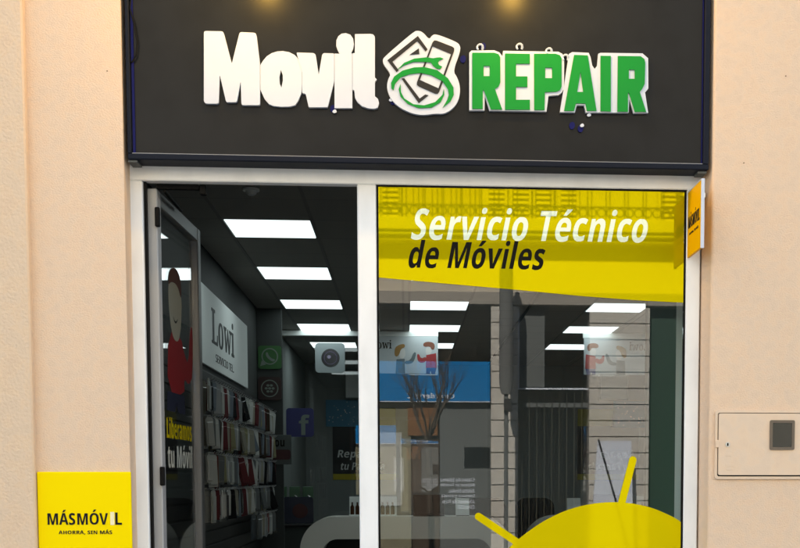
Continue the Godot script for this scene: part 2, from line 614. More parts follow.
# ================================================================ shop window and door frame
func storefront() -> void:
	var s := thing("shop_window", "white aluminium shopfront frame holding the big window with yellow film", "shop window", Vector3(0, 0, -0.02))
	var w := M("white_aluminium")
	part(s, "head", bx(-1.066, 1.180, 2.699, 2.759, -0.05, 0.0, 0.004), w)
	part(s, "jamb", bx(-1.066, -1.008, 0.003, 2.6985, -0.05, 0.0, 0.004), w)
	part(s, "jamb", bx(1.122, 1.180, 0.003, 2.6985, -0.05, 0.0, 0.004), w)
	part(s, "mullion", bx(-0.184, -0.110, 0.003, 2.6985, -0.05, 0.001, 0.004), w)
	part(s, "sill", bx(-0.1095, 1.1215, 0.003, 0.10, -0.05, 0.0, 0.004), w)
	part(s, "door_stop", bx(-1.0078, -0.998, 0.003, 2.698, -0.046, -0.022), M("black_rubber"))
	for g in [[-0.1098, -0.102, 0.1, 2.6983], [1.1138, 1.1218, 0.1, 2.6983], [-0.102, 1.1138, 2.691, 2.6983], [-0.102, 1.1138, 0.1, 0.108]]:
		part(s, "gasket", bx(g[0], g[1], g[2], g[3], -0.016, -0.002, 0.001), M("black_rubber"))
	var g := part(s, "glass_pane", bx(-0.1018, 1.1136, 0.1081, 2.6908, -0.0105, -0.0045), M("clear_glass"))
	var zt := -0.0040
	var band := trace([377, 186, 689, 188.5, 688, 302.7, 640, 300.5, 580, 296, 522, 290.3, 450, 284, 377, 277.5], zt)
	for i in band.size():
		band[i] = band[i].clamp(Vector2(-0.1015, 0.2), Vector2(1.1133, 2.6905))
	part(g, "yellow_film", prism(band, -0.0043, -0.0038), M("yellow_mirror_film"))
	var a := P(410.5, 239.5, zt)
	var b := P(650.5, 240.5, zt)
	var h := P(420, 206.5, zt).y - a.y
	part(g, "lettering", lettering("Servicio Técnico", Vector3(a.x, a.y - 0.001, -0.0036), b.x - a.x - 0.022, h, 0.0004, true, false, 0.20), M("vinyl_white"))
	a = P(407, 268.5, zt)
	b = P(547, 267, zt)
	h = P(420, 239.5, zt).y - a.y
	part(g, "lettering", lettering("de Móviles", Vector3(a.x, a.y, -0.0036), b.x - a.x - 0.02, h, 0.0004, true, false, 0.20), M("vinyl_black"))
	# the yellow dome and its two slanted strips at the foot of the window
	var dome := smooth(trace([490, 570, 508.7, 548, 521.9, 536, 543.7, 520.6, 570, 508.4, 596.2, 502.7, 622.5, 501.8, 648.7, 506.2, 670.6, 515.4, 683.5, 522.8, 700, 534, 720, 552, 730, 640, 476, 640], zt), 2)
	for i in dome.size():
		dome[i].x = minf(dome[i].x, 1.1133)
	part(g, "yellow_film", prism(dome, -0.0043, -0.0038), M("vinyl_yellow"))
	part(g, "yellow_strip", prism(capsule(P2(478.5, 516.5, zt), P2(519, 543.5, zt), 0.0150), -0.0036, -0.0032), M("vinyl_yellow"))
	part(g, "yellow_strip", prism(capsule(P2(633, 460, zt), P2(620.5, 508, zt), 0.0150), -0.0036, -0.0032), M("vinyl_yellow"))

func glass_door() -> void:
	var H := Vector3(-0.985, 0.012, -0.060)
	var d := thing("glass_door", "glass shop door swung open inward with yellow and white lettering", "door", H)
	d.rotation.y = deg_to_rad(87.6)
	var w := M("white_aluminium")
	var L := 0.80
	var T := 2.672
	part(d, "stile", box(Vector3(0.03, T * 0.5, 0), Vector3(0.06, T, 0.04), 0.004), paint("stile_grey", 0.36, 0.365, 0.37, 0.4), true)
	part(d, "stile", box(Vector3(L - 0.03, T * 0.5, 0), Vector3(0.06, T, 0.04), 0.004), M("grey_aluminium"), true)
	part(d, "rail", box(Vector3(L * 0.5, T - 0.03, 0), Vector3(L - 0.121, 0.06, 0.038), 0.004), M("grey_aluminium"), true)
	part(d, "rail", box(Vector3(L * 0.5, 0.06, 0), Vector3(L - 0.121, 0.12, 0.038), 0.004), M("grey_aluminium"), true)
	var g := part(d, "glass_pane", box(Vector3(L * 0.5, T * 0.5 + 0.03, 0), Vector3(L - 0.122, T - 0.182, 0.006)), M("clear_glass"), true)
	for y in [0.25, 1.55, 2.56]:
		part(d, "hinge", box(Vector3(-0.004, y, 0.022), Vector3(0.02, 0.075, 0.018), 0.003), M("black_metal"), true)
	# vinyl on the pane; figure and lettering colours are darkened to stand for shade
	var f := 0.0036
	part(g, "lettering", lettering("Liberamos", Vector3(0.16, 1.705, f), 0.46, 0.090, 0.0005, true, false, 0.0), paint("shaded_door_yellow", 0.40, 0.32, 0.002, 0.6, 0.0, 0.1), true)
	part(g, "lettering", lettering("tu Móvil", Vector3(0.17, 1.585, f), 0.45, 0.10, 0.0005, true), paint("shaded_door_white", 0.42, 0.44, 0.40, 0.6, 0.0, 0.1), true)
	var shaded_door_red := paint("shaded_figure_shirt", 0.17, 0.008, 0.010, 0.6, 0.0, 0.2)
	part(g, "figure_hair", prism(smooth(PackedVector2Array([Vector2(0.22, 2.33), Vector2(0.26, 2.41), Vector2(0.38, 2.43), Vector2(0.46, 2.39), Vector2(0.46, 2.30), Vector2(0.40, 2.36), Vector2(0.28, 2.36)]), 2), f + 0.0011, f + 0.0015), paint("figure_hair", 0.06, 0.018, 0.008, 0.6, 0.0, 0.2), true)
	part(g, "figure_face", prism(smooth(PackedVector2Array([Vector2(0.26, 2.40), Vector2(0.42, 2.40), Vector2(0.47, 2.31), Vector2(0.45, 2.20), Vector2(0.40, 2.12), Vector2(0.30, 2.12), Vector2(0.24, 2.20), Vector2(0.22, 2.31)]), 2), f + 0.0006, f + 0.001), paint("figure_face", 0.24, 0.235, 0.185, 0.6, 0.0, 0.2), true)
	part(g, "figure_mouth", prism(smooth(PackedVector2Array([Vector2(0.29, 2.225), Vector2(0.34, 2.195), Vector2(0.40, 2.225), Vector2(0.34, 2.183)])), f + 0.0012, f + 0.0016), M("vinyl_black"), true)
	part(g, "figure_body", prism(smooth(PackedVector2Array([Vector2(0.22, 2.15), Vector2(0.44, 2.15), Vector2(0.50, 2.08), Vector2(0.58, 2.04), Vector2(0.63, 2.22), Vector2(0.68, 2.21), Vector2(0.66, 2.00), Vector2(0.58, 1.95), Vector2(0.49, 1.98), Vector2(0.49, 1.90), Vector2(0.18, 1.90)]), 1), f, f + 0.0005), shaded_door_red, true)
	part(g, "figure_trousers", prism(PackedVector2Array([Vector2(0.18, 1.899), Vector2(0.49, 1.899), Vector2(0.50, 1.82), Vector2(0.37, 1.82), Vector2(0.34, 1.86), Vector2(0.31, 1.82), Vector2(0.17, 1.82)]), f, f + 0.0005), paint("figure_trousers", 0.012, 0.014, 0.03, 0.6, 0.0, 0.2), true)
	# closer screwed under the frame head
	var c := thing("door_closer", "black door closer arm under the white frame head", "door closer", Vector3(-0.88, 2.66, -0.075))
	part(c, "track", bx(-0.965, -0.802, 2.680, 2.698, -0.075, -0.0515, 0.002), M("black_metal"))
	part(c, "body", bx(-0.80, -0.775, 2.662, 2.698, -0.085, -0.0515, 0.003), M("black_metal"))
	part(c, "arm", bx(-0.94, -0.928, 2.667, 2.679, -0.40, -0.06, 0.002), M("black_metal"))

# ================================================================ the big sign
func fascia_sign() -> void:
	var s := thing("fascia_sign", "wide charcoal shop sign with white and green raised letters", "sign", Vector3(0.07, 2.752, 0.05))
	var x0 := -1.039
	var x1 := 1.185
	part(s, "panel", bx(x0 + 0.004, x1 - 0.004, 2.758, 3.598, 0.0, 0.082), M("sign_panel"))
	part(s, "rail", bx(x0, x1, 2.752, 2.774, -0.002, 0.10, 0.004), M("sign_rail"))
	part(s, "rail", bx(x0, x1, 3.578, 3.60, -0.001, 0.10, 0.004), M("sign_rail"))
	part(s, "rail", bx(x0, x0 + 0.014, 2.7745, 3.5775, -0.001, 0.099, 0.003), M("sign_rail"))
	part(s, "rail", bx(x1 - 0.022, x1, 2.7745, 3.5775, -0.001, 0.099, 0.003), M("sign_rail"))
	part(s, "rail_highlight", bx(x0 + 0.016, x1 - 0.024, 2.7743, 2.7772, 0.0825, 0.0975, 0.0008), paint("rail_highlight_grey", 0.26, 0.27, 0.29, 0.35, 0.3))  # pale strip added to draw the highlight along the bottom rail
	part(s, "light_strip", bx(x0 + 0.018, x0 + 0.027, 2.778, 3.574, 0.082, 0.088), M("blue_strip"))
	part(s, "light_strip", bx(x1 - 0.028, x1 - 0.024, 2.778, 3.574, 0.082, 0.086), M("blue_strip"))
	part(s, "gap_shade_sheet", bx(-1.0515, 1.1835, 2.764, 3.595, -0.0035, -0.0015), M("black_rubber"))  # black sheet added so the gap round the sign looks shaded
	part(s, "fixing_bracket", bx(-1.040, -1.005, 2.744, 2.7515, 0.01, 0.09, 0.001), M("grey_plaster"))
	part(s, "fixing_bracket", bx(1.145, 1.180, 2.742, 2.7515, 0.02, 0.085, 0.001), M("grey_plaster"))
	part(s, "cable", tube([P(131, -4, 0.085), P(129.5, 8, 0.092), P(134, 24, 0.098), P(137, 42, 0.098), P(136, 55, 0.096), P(132, 62, 0.094), P(129, 62, 0.09)], [0.0032], 8), M("black_rubber"))
	var zb := 0.0822
	var zf := 0.098
	var white := M("sign_white")
	# white word
	var k := 5.48
	var lm := [48, 66, 54, 60, 150, 62, 157, 72, 201, 240, 243, 72, 250, 66, 328, 70, 336, 80, 355.5, 245, 355.5, 466, 254, 466, 250, 335, 228, 450, 170, 450, 135, 300, 128, 458, 60, 458, 48, 448]
	part(s, "letter", prism(soften(trace(lm, zf, 195, 20, k), 0.006), zb, zf), white)
	var lo := [357, 246, 372, 222, 392, 198, 420, 180, 450, 171, 480, 169, 515, 175, 545, 190, 562, 208, 578, 240, 586, 290, 586, 350, 582, 400, 565, 440, 548, 465, 520, 473, 470, 474, 430, 470, 405, 460, 380, 430, 364, 395, 357, 380]
	var lo_hole := [470, 272, 480, 300, 481, 330, 473, 370, 463, 345, 461, 310]
	part(s, "letter", prism(trace(lo, zf, 195, 20, k), zb, zf - 0.0022, [trace(lo_hole, zf, 195, 20, k)]), white)
	var lv := [35, 178, 130, 181, 140, 190, 157, 300, 176, 190, 184, 181, 242, 183, 242, 335, 206, 478, 102, 478, 86, 405, 66, 400, 67, 290]
	part(s, "letter", prism(soften(trace(lv, zf, 290, 20, k), 0.004), zb, zf), white)
	var li := [243.5, 183, 272, 184, 262, 165, 253, 140, 254, 110, 264, 88, 282, 74, 305, 71, 330, 79, 345, 100, 350, 130, 345, 158, 335, 178, 341, 184, 341, 482, 243.5, 482]
	part(s, "letter", prism(trace(li, zf, 290, 20, k), zb, zf - 0.0018), white)
	var ll := [356, 77, 440, 76, 456, 79, 465, 92, 465, 315, 476, 325, 465, 338, 465, 418, 482, 432, 488, 455, 480, 480, 462, 486, 430, 484, 395, 472, 370, 450, 356, 425, 352, 384, 342.5, 384, 342.5, 182, 355, 181]
	part(s, "letter", prism(soften(trace(ll, zf, 290, 20, k), 0.002), zb, zf), white)
	# emblem: white shield with a tablet, a phone, a spanner and a swoosh
	var e := part(s, "emblem", prism(smooth(trace([235, 58, 262, 66, 297, 108, 312, 84, 335, 76, 442, 118, 464, 135, 470, 165, 427, 280, 452, 315, 468, 370, 462, 432, 432, 482, 380, 515, 330, 512, 265, 522, 200, 512, 130, 477, 85, 432, 63, 370, 73, 320, 88, 296, 48, 245, 41, 220, 53, 200, 213, 63], zf, 375, 20, k), 2), zb, zf), white)
	var z1 := zf + 0.0004
	var z2 := zf + 0.0030
	var char := M("sign_charcoal")
	part(e, "tablet_outline", prism(trace([235, 87, 288, 160, 278, 172, 232, 115, 95, 228, 130, 275, 118, 285, 68, 220], z2, 375, 20, k), z1, z2), char)
	part(e, "tablet_outline", prism(trace([145, 320, 160, 318, 245, 430, 275, 408, 293, 412, 240, 455], z2, 375, 20, k), z1, z2), char)
	part(e, "triangle_mark", prism(trace([190, 190, 240, 155, 243, 185], z2, 375, 20, k), z1, z2), char)
	part(e, "phone_outline", prism(soften(trace([322, 106, 440, 152, 346, 410, 224, 356], z2, 375, 20, k), 0.012), z1, z2, [trace([316, 143, 417, 186, 348, 374, 246, 328], z2, 375, 20, k)]), char)
	var green := M("sign_green")
	part(e, "swoosh", prism(trace([90, 375, 88, 345, 105, 310, 150, 278, 215, 260, 270, 258, 340, 275, 400, 320, 430, 370, 432, 410, 415, 445, 370, 482, 395, 440, 405, 410, 400, 380, 370, 335, 310, 303, 250, 290, 190, 297, 140, 315, 110, 350, 102, 385], z2, 375, 20, k), z1 + 0.001, z2 + 0.0015), green)
	part(e, "swoosh", prism(trace([140, 350, 130, 380, 140, 420, 180, 460, 240, 483, 310, 480, 360, 450, 380, 410, 378, 375, 370, 410, 330, 450, 270, 468, 210, 462, 160, 430, 142, 395], z2, 375, 20, k), z1 + 0.001, z2 + 0.0015), green)
	part(e, "spanner", prism(trace([120, 275, 160, 235, 215, 212, 280, 205, 320, 210, 340, 206, 358, 205, 375, 212, 352, 222, 345, 235, 352, 248, 368, 255, 360, 268, 340, 268, 318, 250, 305, 232, 270, 230, 210, 230, 160, 248], z2, 375, 20, k), z1 + 0.001, z2 + 0.0015), green)
	# green word on a white backing
	var k4 := 6.85
	var k5 := 5.476
	var b1 := part(s, "letter_backing", prism(trace([30, 482, 30, 86, 45, 72, 200, 70, 235, 84, 258, 112, 262, 74, 460, 77, 640, 80, 668, 95, 680, 130, 679, 330, 662, 362, 640, 376, 573, 382, 559, 490, 168, 483, 136, 382, 134, 482], zf, 465, 40, k4), zb, zf), white)
	var b2 := part(s, "letter_backing", prism(trace([72, 112, 68, 90, 78, 76, 95, 66, 185, 70, 195, 92, 205, 140, 218, 158, 232, 140, 238, 75, 250, 70, 480, 73, 511, 100, 512, 265, 494, 286, 511, 399, 432, 400, 408, 322, 404, 398, 170, 397, 160, 357, 120, 357, 110, 396, 28, 395], zf, 555, 40, k5), zb, zf), white)
	var gl := [
		[b1, [50, 88, 200, 88, 230, 98, 242, 120, 243, 290, 230, 320, 205, 335, 255, 476, 178, 476, 130, 345, 122, 345, 122, 472, 50, 472], [128, 178, 170, 178, 170, 248, 128, 248], 465.0, k4],
		[b1, [275, 93, 445, 96, 445, 163, 350, 163, 350, 250, 428, 250, 428, 322, 350, 322, 350, 410, 445, 410, 445, 478, 275, 478], [], 465.0, k4],
		[b1, [473, 95, 620, 95, 650, 105, 662, 125, 662, 320, 650, 345, 625, 355, 548, 358, 545, 480, 475, 480], [550, 190, 597, 190, 597, 262, 550, 262], 465.0, k4],
		[b2, [105, 82, 180, 85, 228, 388, 175, 388, 167, 348, 115, 348, 105, 388, 50, 388], [140, 175, 155, 285, 122, 285], 555.0, k5],
		[b2, [250, 87, 306, 88, 306, 392, 250, 390], [], 555.0, k5],
		[b2, [345, 88, 470, 90, 490, 105, 495, 125, 492, 240, 480, 265, 465, 285, 500, 394, 438, 394, 405, 290, 400, 290, 400, 393, 342, 393], [405, 163, 437, 163, 437, 213, 405, 213], 555.0, k5]]
	for g in gl:
		var holes := []
		if g[2].size() > 0:
			holes = [trace(g[2], z2, g[3], 40, g[4])]
		part(g[0], "letter", prism(trace(g[1], z2, g[3], 40, g[4]), z1, z2 + 0.002, holes), green)
	# loose wire ends and dabs of blue sealant left round the letters
	for p in [[480, 46.5], [519.5, 46], [549, 50.5], [565.5, 57]]:
		var c := P(p[0], p[1], 0.095)
		var loop := []
		for i in 9:
			var a := -0.6 + 4.6 * i / 8.0
			loop.append(c + Vector3(cos(a) * 0.011, sin(a) * 0.012 - 0.004, 0.004 * sin(a * 2.0)))
		part(s, "wire_end", tube(loop, [0.0045, 0.0055, 0.005, 0.004], 6), white)
	for p in [[483, 47, 5], [463, 59.5, 6], [333, 109, 6], [572, 126, 6], [580.5, 129, 5], [393, 101.5, 6]]:
		var c := P2(p[0], p[1], 0.084)
		part(s, "sealant_dab", prism(smooth(PackedVector2Array([c + Vector2(-0.012, 0.008), c + Vector2(0.004, 0.017), c + Vector2(0.013, 0.004), c + Vector2(0.006, -0.014), c + Vector2(-0.009, -0.012)]), 2), 0.0822, 0.088), M("blue_strip"))
	for p in [[334.5, 111.5], [589, 115], [582, 125.5], [391, 100], [397, 103.5]]:
		var c := P2(p[0], p[1], 0.090)
		part(s, "foam_crumb", prism(smooth(PackedVector2Array([c + Vector2(-0.010, -0.001), c + Vector2(0.003, 0.009), c + Vector2(0.010, -0.003), c + Vector2(-0.002, -0.008)]), 1), 0.0885, 0.094), white)
	# two warm lamps on short arms above the sign
	for i in 2:
		var px: float = [258.0, 519.0][i]
		var at := P(px, 4, 0.09)
		var lamp_pos := Vector3(at.x, 3.515, 0.40)
		var t := thing("sign_lamp", ["arm lamp lighting the white word of the charcoal sign", "arm lamp lighting the green word of the charcoal sign"][i], "lamp", Vector3(at.x, 3.605, 0.12), "lamps above the shop sign")
		part(t, "arm", tube([Vector3(at.x, 3.66, 0.102), Vector3(at.x, 3.70, 0.16), Vector3(at.x, 3.68, 0.30), Vector3(at.x, 3.60, 0.39)], [0.010], 10), M("black_metal"))
		part(t, "wall_plate", bx(at.x - 0.04, at.x + 0.04, 3.62, 3.70, 0.1005, 0.108, 0.002), M("black_metal"))
		part(t, "shade", tube([lamp_pos + Vector3(0, 0.085, 0), lamp_pos + Vector3(0, 0.045, 0), lamp_pos + Vector3(0, 0.03, 0)], [0.02, 0.06, 0.062], 20), M("black_metal"))
		var bulb_m := paint("bulb_glow", 0.9, 0.8, 0.5, 0.4)
		bulb_m.emission_enabled = true
		bulb_m.emission = Color(1.0, 0.78, 0.36)
		bulb_m.emission_energy_multiplier = 26.0
		var sp := SphereMesh.new()
		sp.radius = 0.034
		sp.height = 0.068
		sp.radial_segments = 20
		sp.rings = 10
		var bulb := part(t, "bulb", sp, bulb_m, true)
		bulb.position = lamp_pos - t.position
		var o := OmniLight3D.new()
		o.name = "bulb_light"
		o.light_energy = 0.03
		o.light_size = 0.03
		o.light_color = Color(1.0, 0.78, 0.34)
		o.omni_range = 6.0
		o.omni_attenuation = 2.0
		o.shadow_enabled = true
		t.add_child(o)
		o.position = bulb.position

func small_signs() -> void:
	# yellow square board on the wall left of the door
	var b := thing("wall_board", "square yellow board with black lettering on the stucco beside the door", "sign", Vector3(-1.22, 1.20, 0.10))
	part(b, "panel", bx(-1.4005, -1.050, 1.20, 1.578, 0.1005, 0.112, 0.002), M("board_yellow"))
	var zf := 0.1125
	var ink := paint("board_ink", 0.014, 0.014, 0.018, 0.5, 0.0, 0.15)
	var a := P(47.5, 525, zf)
	var bb := P(108, 525, zf)
	var h := P(47, 509.6, zf).y - a.y
	part(b, "lettering", lettering("MÁSMÓV", Vector3(a.x, a.y, zf), bb.x - a.x, h, 0.001), ink)
	a = P(115.2, 524.8, zf)
	bb = P(121.8, 524.8, zf)
	part(b, "lettering", lettering("L", Vector3(a.x, a.y, zf), bb.x - a.x, P(47, 512.6, zf).y - a.y, 0.001), ink)
	part(b, "worn_letter", bx(P(110, 512, zf).x, P(114, 512, zf).x, P(110, 525, zf).y, P(110, 512, zf).y, zf - 0.0003, zf + 0.0006), paint("worn_letter", 0.84, 0.76, 0.45, 0.5))
	a = P(58.5, 534.8, zf)
	bb = P(112, 534.8, zf)
	part(b, "lettering", lettering("AHORRA, SIN MÁS", Vector3(a.x, a.y, zf), bb.x - a.x, P(58, 529.6, zf).y - a.y, 0.001), ink)
	# amber blade sign standing out from the right jamb
	var s := thing("blade_sign", "small amber blade sign with white edge beside the window", "sign", Vector3(1.14, 2.42, 0.10))
	part(s, "panel", bx(1.126, 1.136, 2.432, 2.684, 0.003, 0.222, 0.0), M("board_amber"))
	part(s, "edge_trim", bx(1.1245, 1.1375, 2.428, 2.688, 0.2225, 0.229, 0.001), M("sign_white"))
	part(s, "edge_trim", bx(1.1245, 1.1375, 2.6845, 2.689, 0.003, 0.222, 0.001), M("sign_white"))
	part(s, "fixing_bracket", bx(1.1362, 1.184, 2.655, 2.675, 0.02, 0.06, 0.002), M("steel"))
	var turn := Basis(Vector3(0, 0, -1), Vector3.UP, Vector3(1, 0, 0)).inverse()
	turn = Basis(Vector3(0, 0, 1), Vector3(0, 1, 0), Vector3(-1, 0, 0))
	part(s, "lettering", lettering("MÁSMÓVIL", Vector3(1.1258, 2.540, 0.020), 0.18, 0.060, 0.001, true, false, 0.0, turn), ink)
	part(s, "lettering", lettering("AHORRA, SIN MÁS", Vector3(1.1258, 2.512, 0.035), 0.15, 0.012, 0.001, false, false, 0.0, turn), ink)

func meter_box() -> void:
	var b := thing("meter_box", "cream painted utility box with small dark window on the wall", "utility box", Vector3(1.46, 1.55, 0.10))
	var m := M("box_cream")
	var cy := (1.557 + 1.816) * 0.5
	part(b, "surround", prism(round_rect(Vector2(1.466, cy), Vector2(0.49, 0.272), 0.012), 0.1003, 0.1085, [round_rect(Vector2(1.466, cy), Vector2(0.470, 0.252), 0.009)]), m)
	part(b, "recess", bx(1.232, 1.70, cy - 0.125, cy + 0.125, 0.1004, 0.102), M("sign_charcoal"))
	var wc := P2(782.5, 435, 0.116)
	var door := part(b, "door", prism(round_rect(Vector2(1.466, cy + 0.0015), Vector2(0.463, 0.243), 0.008), 0.103, 0.1125, [round_rect(wc, Vector2(0.090, 0.108), 0.004, 2)]), m)
	part(door, "window_frame", prism(round_rect(wc, Vector2(0.100, 0.117), 0.006, 3), 0.1127, 0.1175, [round_rect(wc, Vector2(0.078, 0.096), 0.003, 2)]), paint("window_frame_brown", 0.13, 0.10, 0.07, 0.6))
	part(door, "window_pane", bx(wc.x - 0.0385, wc.x + 0.0385, wc.y - 0.0475, wc.y + 0.0475, 0.1129, 0.1150), M("smoked_glass"))
	part(door, "meter_face", bx(wc.x - 0.044, wc.x + 0.044, wc.y - 0.053, wc.y + 0.053, 0.1025, 0.106), paint("meter_face", 0.05, 0.05, 0.045, 0.6))
	var lc := P2(727.8, 444.5, 0.113)
	part(door, "lock", tube([Vector3(lc.x, lc.y, 0.1126), Vector3(lc.x, lc.y, 0.116)], [0.0095], 16), M("steel"))
	part(door, "keyhole", prism(capsule(lc + Vector2(0, -0.003), lc + Vector2(0, 0.003), 0.0030), 0.1161, 0.1166), M("vinyl_black"))
	var e := P(726, 452, 0.113)
	part(door, "stamped_plate", bx(e.x, e.x + 0.022, e.y - 0.016, e.y - 0.004, 0.1126, 0.1134, 0.0003), m)
	part(door, "stamped_plate", bx(e.x, e.x + 0.034, e.y - 0.058, e.y - 0.046, 0.1126, 0.1134, 0.0003), m)
	part(door, "stamped_plate", bx(e.x + 0.004, e.x + 0.03, e.y - 0.072, e.y - 0.063, 0.1126, 0.1134, 0.0003), m)
	part(b, "hinge", bx(1.222, 1.236, cy - 0.012, cy + 0.018, 0.1087, 0.1145, 0.002), m)

# ================================================================ phone cases on the left wall
func left_wall_display() -> void:
	# black slat panel: each slat a piece
	var w := thing("slat_wall", "black slatted display panel along the wall behind the door", "display panel", Vector3(-1.49, 0.3, -5.2))
	part(w, "backing", bx(-1.4995, -1.489, 0.30, 2.36, -7.55, -2.6), M("slat_black"))
	for i in 19:
		var y := 0.31 + 0.108 * i
		part(w, "slat", bx(-1.4885, -1.474, y, y + 0.094, -7.54, -2.61, 0.003), M("slat_black"))
	var hook := tube([Vector3(0, 0, 0), Vector3(0.17, 0.0, 0), Vector3(0.185, 0.015, 0)], [0.0028], 5)
	# white board above it
	var s := thing("wall_sign", "long white sign with dark serif word above the phone cases", "sign", Vector3(-1.49, 2.4, -5.4))
	part(s, "panel", bx(-1.4995, -1.478, 2.40, 2.985, -6.72, -3.9, 0.003), M("sheet_white"))
	var turn := Basis(Vector3(0, 0, -1), Vector3(0, 1, 0), Vector3(1, 0, 0))
	var ink := paint("sign_ink", 0.02, 0.022, 0.022, 0.6)
	part(s, "lettering", lettering("Lowi", Vector3(-1.4778, 2.59, -4.62), 1.20, 0.29, 0.002, true, true, 0.0, turn), ink)
	part(s, "lettering", lettering("SERVICIO TEL.", Vector3(-1.4778, 2.465, -4.80), 0.98, 0.062, 0.002, false, false, 0.0, turn), ink)
	# packs: card with a blister, hung on hooks
	var tints := [
		["white", Color(0.46, 0.475, 0.45)], ["clear grey", Color(0.13, 0.14, 0.14)], ["cream", Color(0.26, 0.25, 0.20)], ["black", Color(0.012, 0.012, 0.013)],
		["dark red", Color(0.11, 0.025, 0.028)], ["brown", Color(0.05, 0.035, 0.025)], ["pale blue", Color(0.15, 0.18, 0.21)], ["silver", Color(0.30, 0.315, 0.315)], ["yellowish", Color(0.24, 0.23, 0.13)]]
	var bodies := []
	for v in 3:
		var ww: float = [0.072, 0.060, 0.082][v]
		var hh: float = [0.205, 0.19, 0.22][v]
		var st := begin()
		var out := PackedVector2Array([Vector2(-ww / 2, -hh), Vector2(ww / 2, -hh), Vector2(ww / 2, -0.012), Vector2(ww / 2 - 0.01, 0), Vector2(0.018, 0), Vector2(0.014, 0.018), Vector2(-0.014, 0.018), Vector2(-0.018, 0), Vector2(-ww / 2 + 0.01, 0), Vector2(-ww / 2, -0.012)])
		add_prism(st, out, -0.004, 0.004, [round_rect(Vector2(0, 0.007), Vector2(0.016, 0.008), 0.0035, 2)])
		add_box(st, Vector3(0, -hh * 0.55, 0.008), Vector3(ww * 0.78, hh * 0.78, 0.009), 0.003)
		bodies.append(st.commit())
	var ordinal := ["top", "second", "third", "fourth", "lowest"]
	var tops := [2.205, 1.96, 1.71, 1.465, 1.22]
	for r in 5:
		var z := -3.35
		while z > (-7.35 if r < 4 else -7.3):
			var step := rng.randf_range(0.088, 0.122)
			z -= step
			if r == 4 and z > -6.1:
				continue
			if rng.randf() < 0.04:
				continue
			var hk := part(w, "hook", hook, M("steel"), true)
			hk.position = Vector3(-1.474, tops[r] + 0.012, z) - w.position
			var n := 2 if rng.randf() < 0.45 else 1
			for j in n:
				var t: Array = tints[[0, 0, 1, 7, 2, 3, 4, 5, 6, 8, 1, 0][rng.randi() % 12]]
				var m := paint("pack_" + t[0].replace(" ", "_"), t[1].r, t[1].g, t[1].b, 0.22)
				var o := single("phone_case", bodies[rng.randi() % 3], m, "%s packed phone case hanging in the %s row of the black display" % [t[0], ordinal[r]], "phone case", "phone cases hanging on the black display")
				var tilt := rng.randf_range(-0.10, 0.10) + (0.0 if rng.randf() > 0.07 else 0.3)
				o.transform = Transform3D(Basis(Vector3.UP, PI / 2 + rng.randf_range(-1.0, 0.2)) * Basis(Vector3(0, 0, 1), tilt), Vector3(-1.474 + 0.155 - 0.055 * j - 0.01 * rng.randf(), tops[r] + 0.006, z))
	# short dark wing wall carrying app signs
	var f := thing("wing_panel", "narrow dark upright panel at the end of the phone case display", "panel", Vector3(-1.38, 0.0, -7.62))
	part(f, "board", bx(-1.4995, -1.245, 0.004, 3.268, -7.65, -7.60, 0.003), M("room_dark"))
	icon_plate("app_sign", "square dark green sign with pale ring and handset mark", Vector2(-1.367, 2.78), 0.232, -7.598, paint("icon_green", 0.030, 0.11, 0.028, 0.4), "handset")
	icon_plate("app_sign", "square dark brown sign with pale ring and faceted mark", Vector2(-1.372, 2.468), 0.232, -7.598, paint("icon_brown", 0.03, 0.012, 0.010, 0.4), "facets")
	var y := thing("app_sign", "small grey sign with the black word You above a dark red patch", "sign", Vector3(-1.30, 1.80, -7.598), "app signs inside the shop")
	part(y, "plate", bx(-1.43, -1.16, 1.70, 2.00, -7.597, -7.585, 0.003), paint("icon_grey", 0.07, 0.085, 0.08, 0.5))
	part(y, "lettering", lettering("You", Vector3(-1.38, 1.88, -7.5845), 0.15, 0.09, 0.002), M("vinyl_black"))
	part(y, "patch", prism(round_rect(Vector2(-1.28, 1.80), Vector2(0.22, 0.10), 0.025), -7.5845, -7.580), paint("icon_red", 0.05, 0.008, 0.008, 0.5))

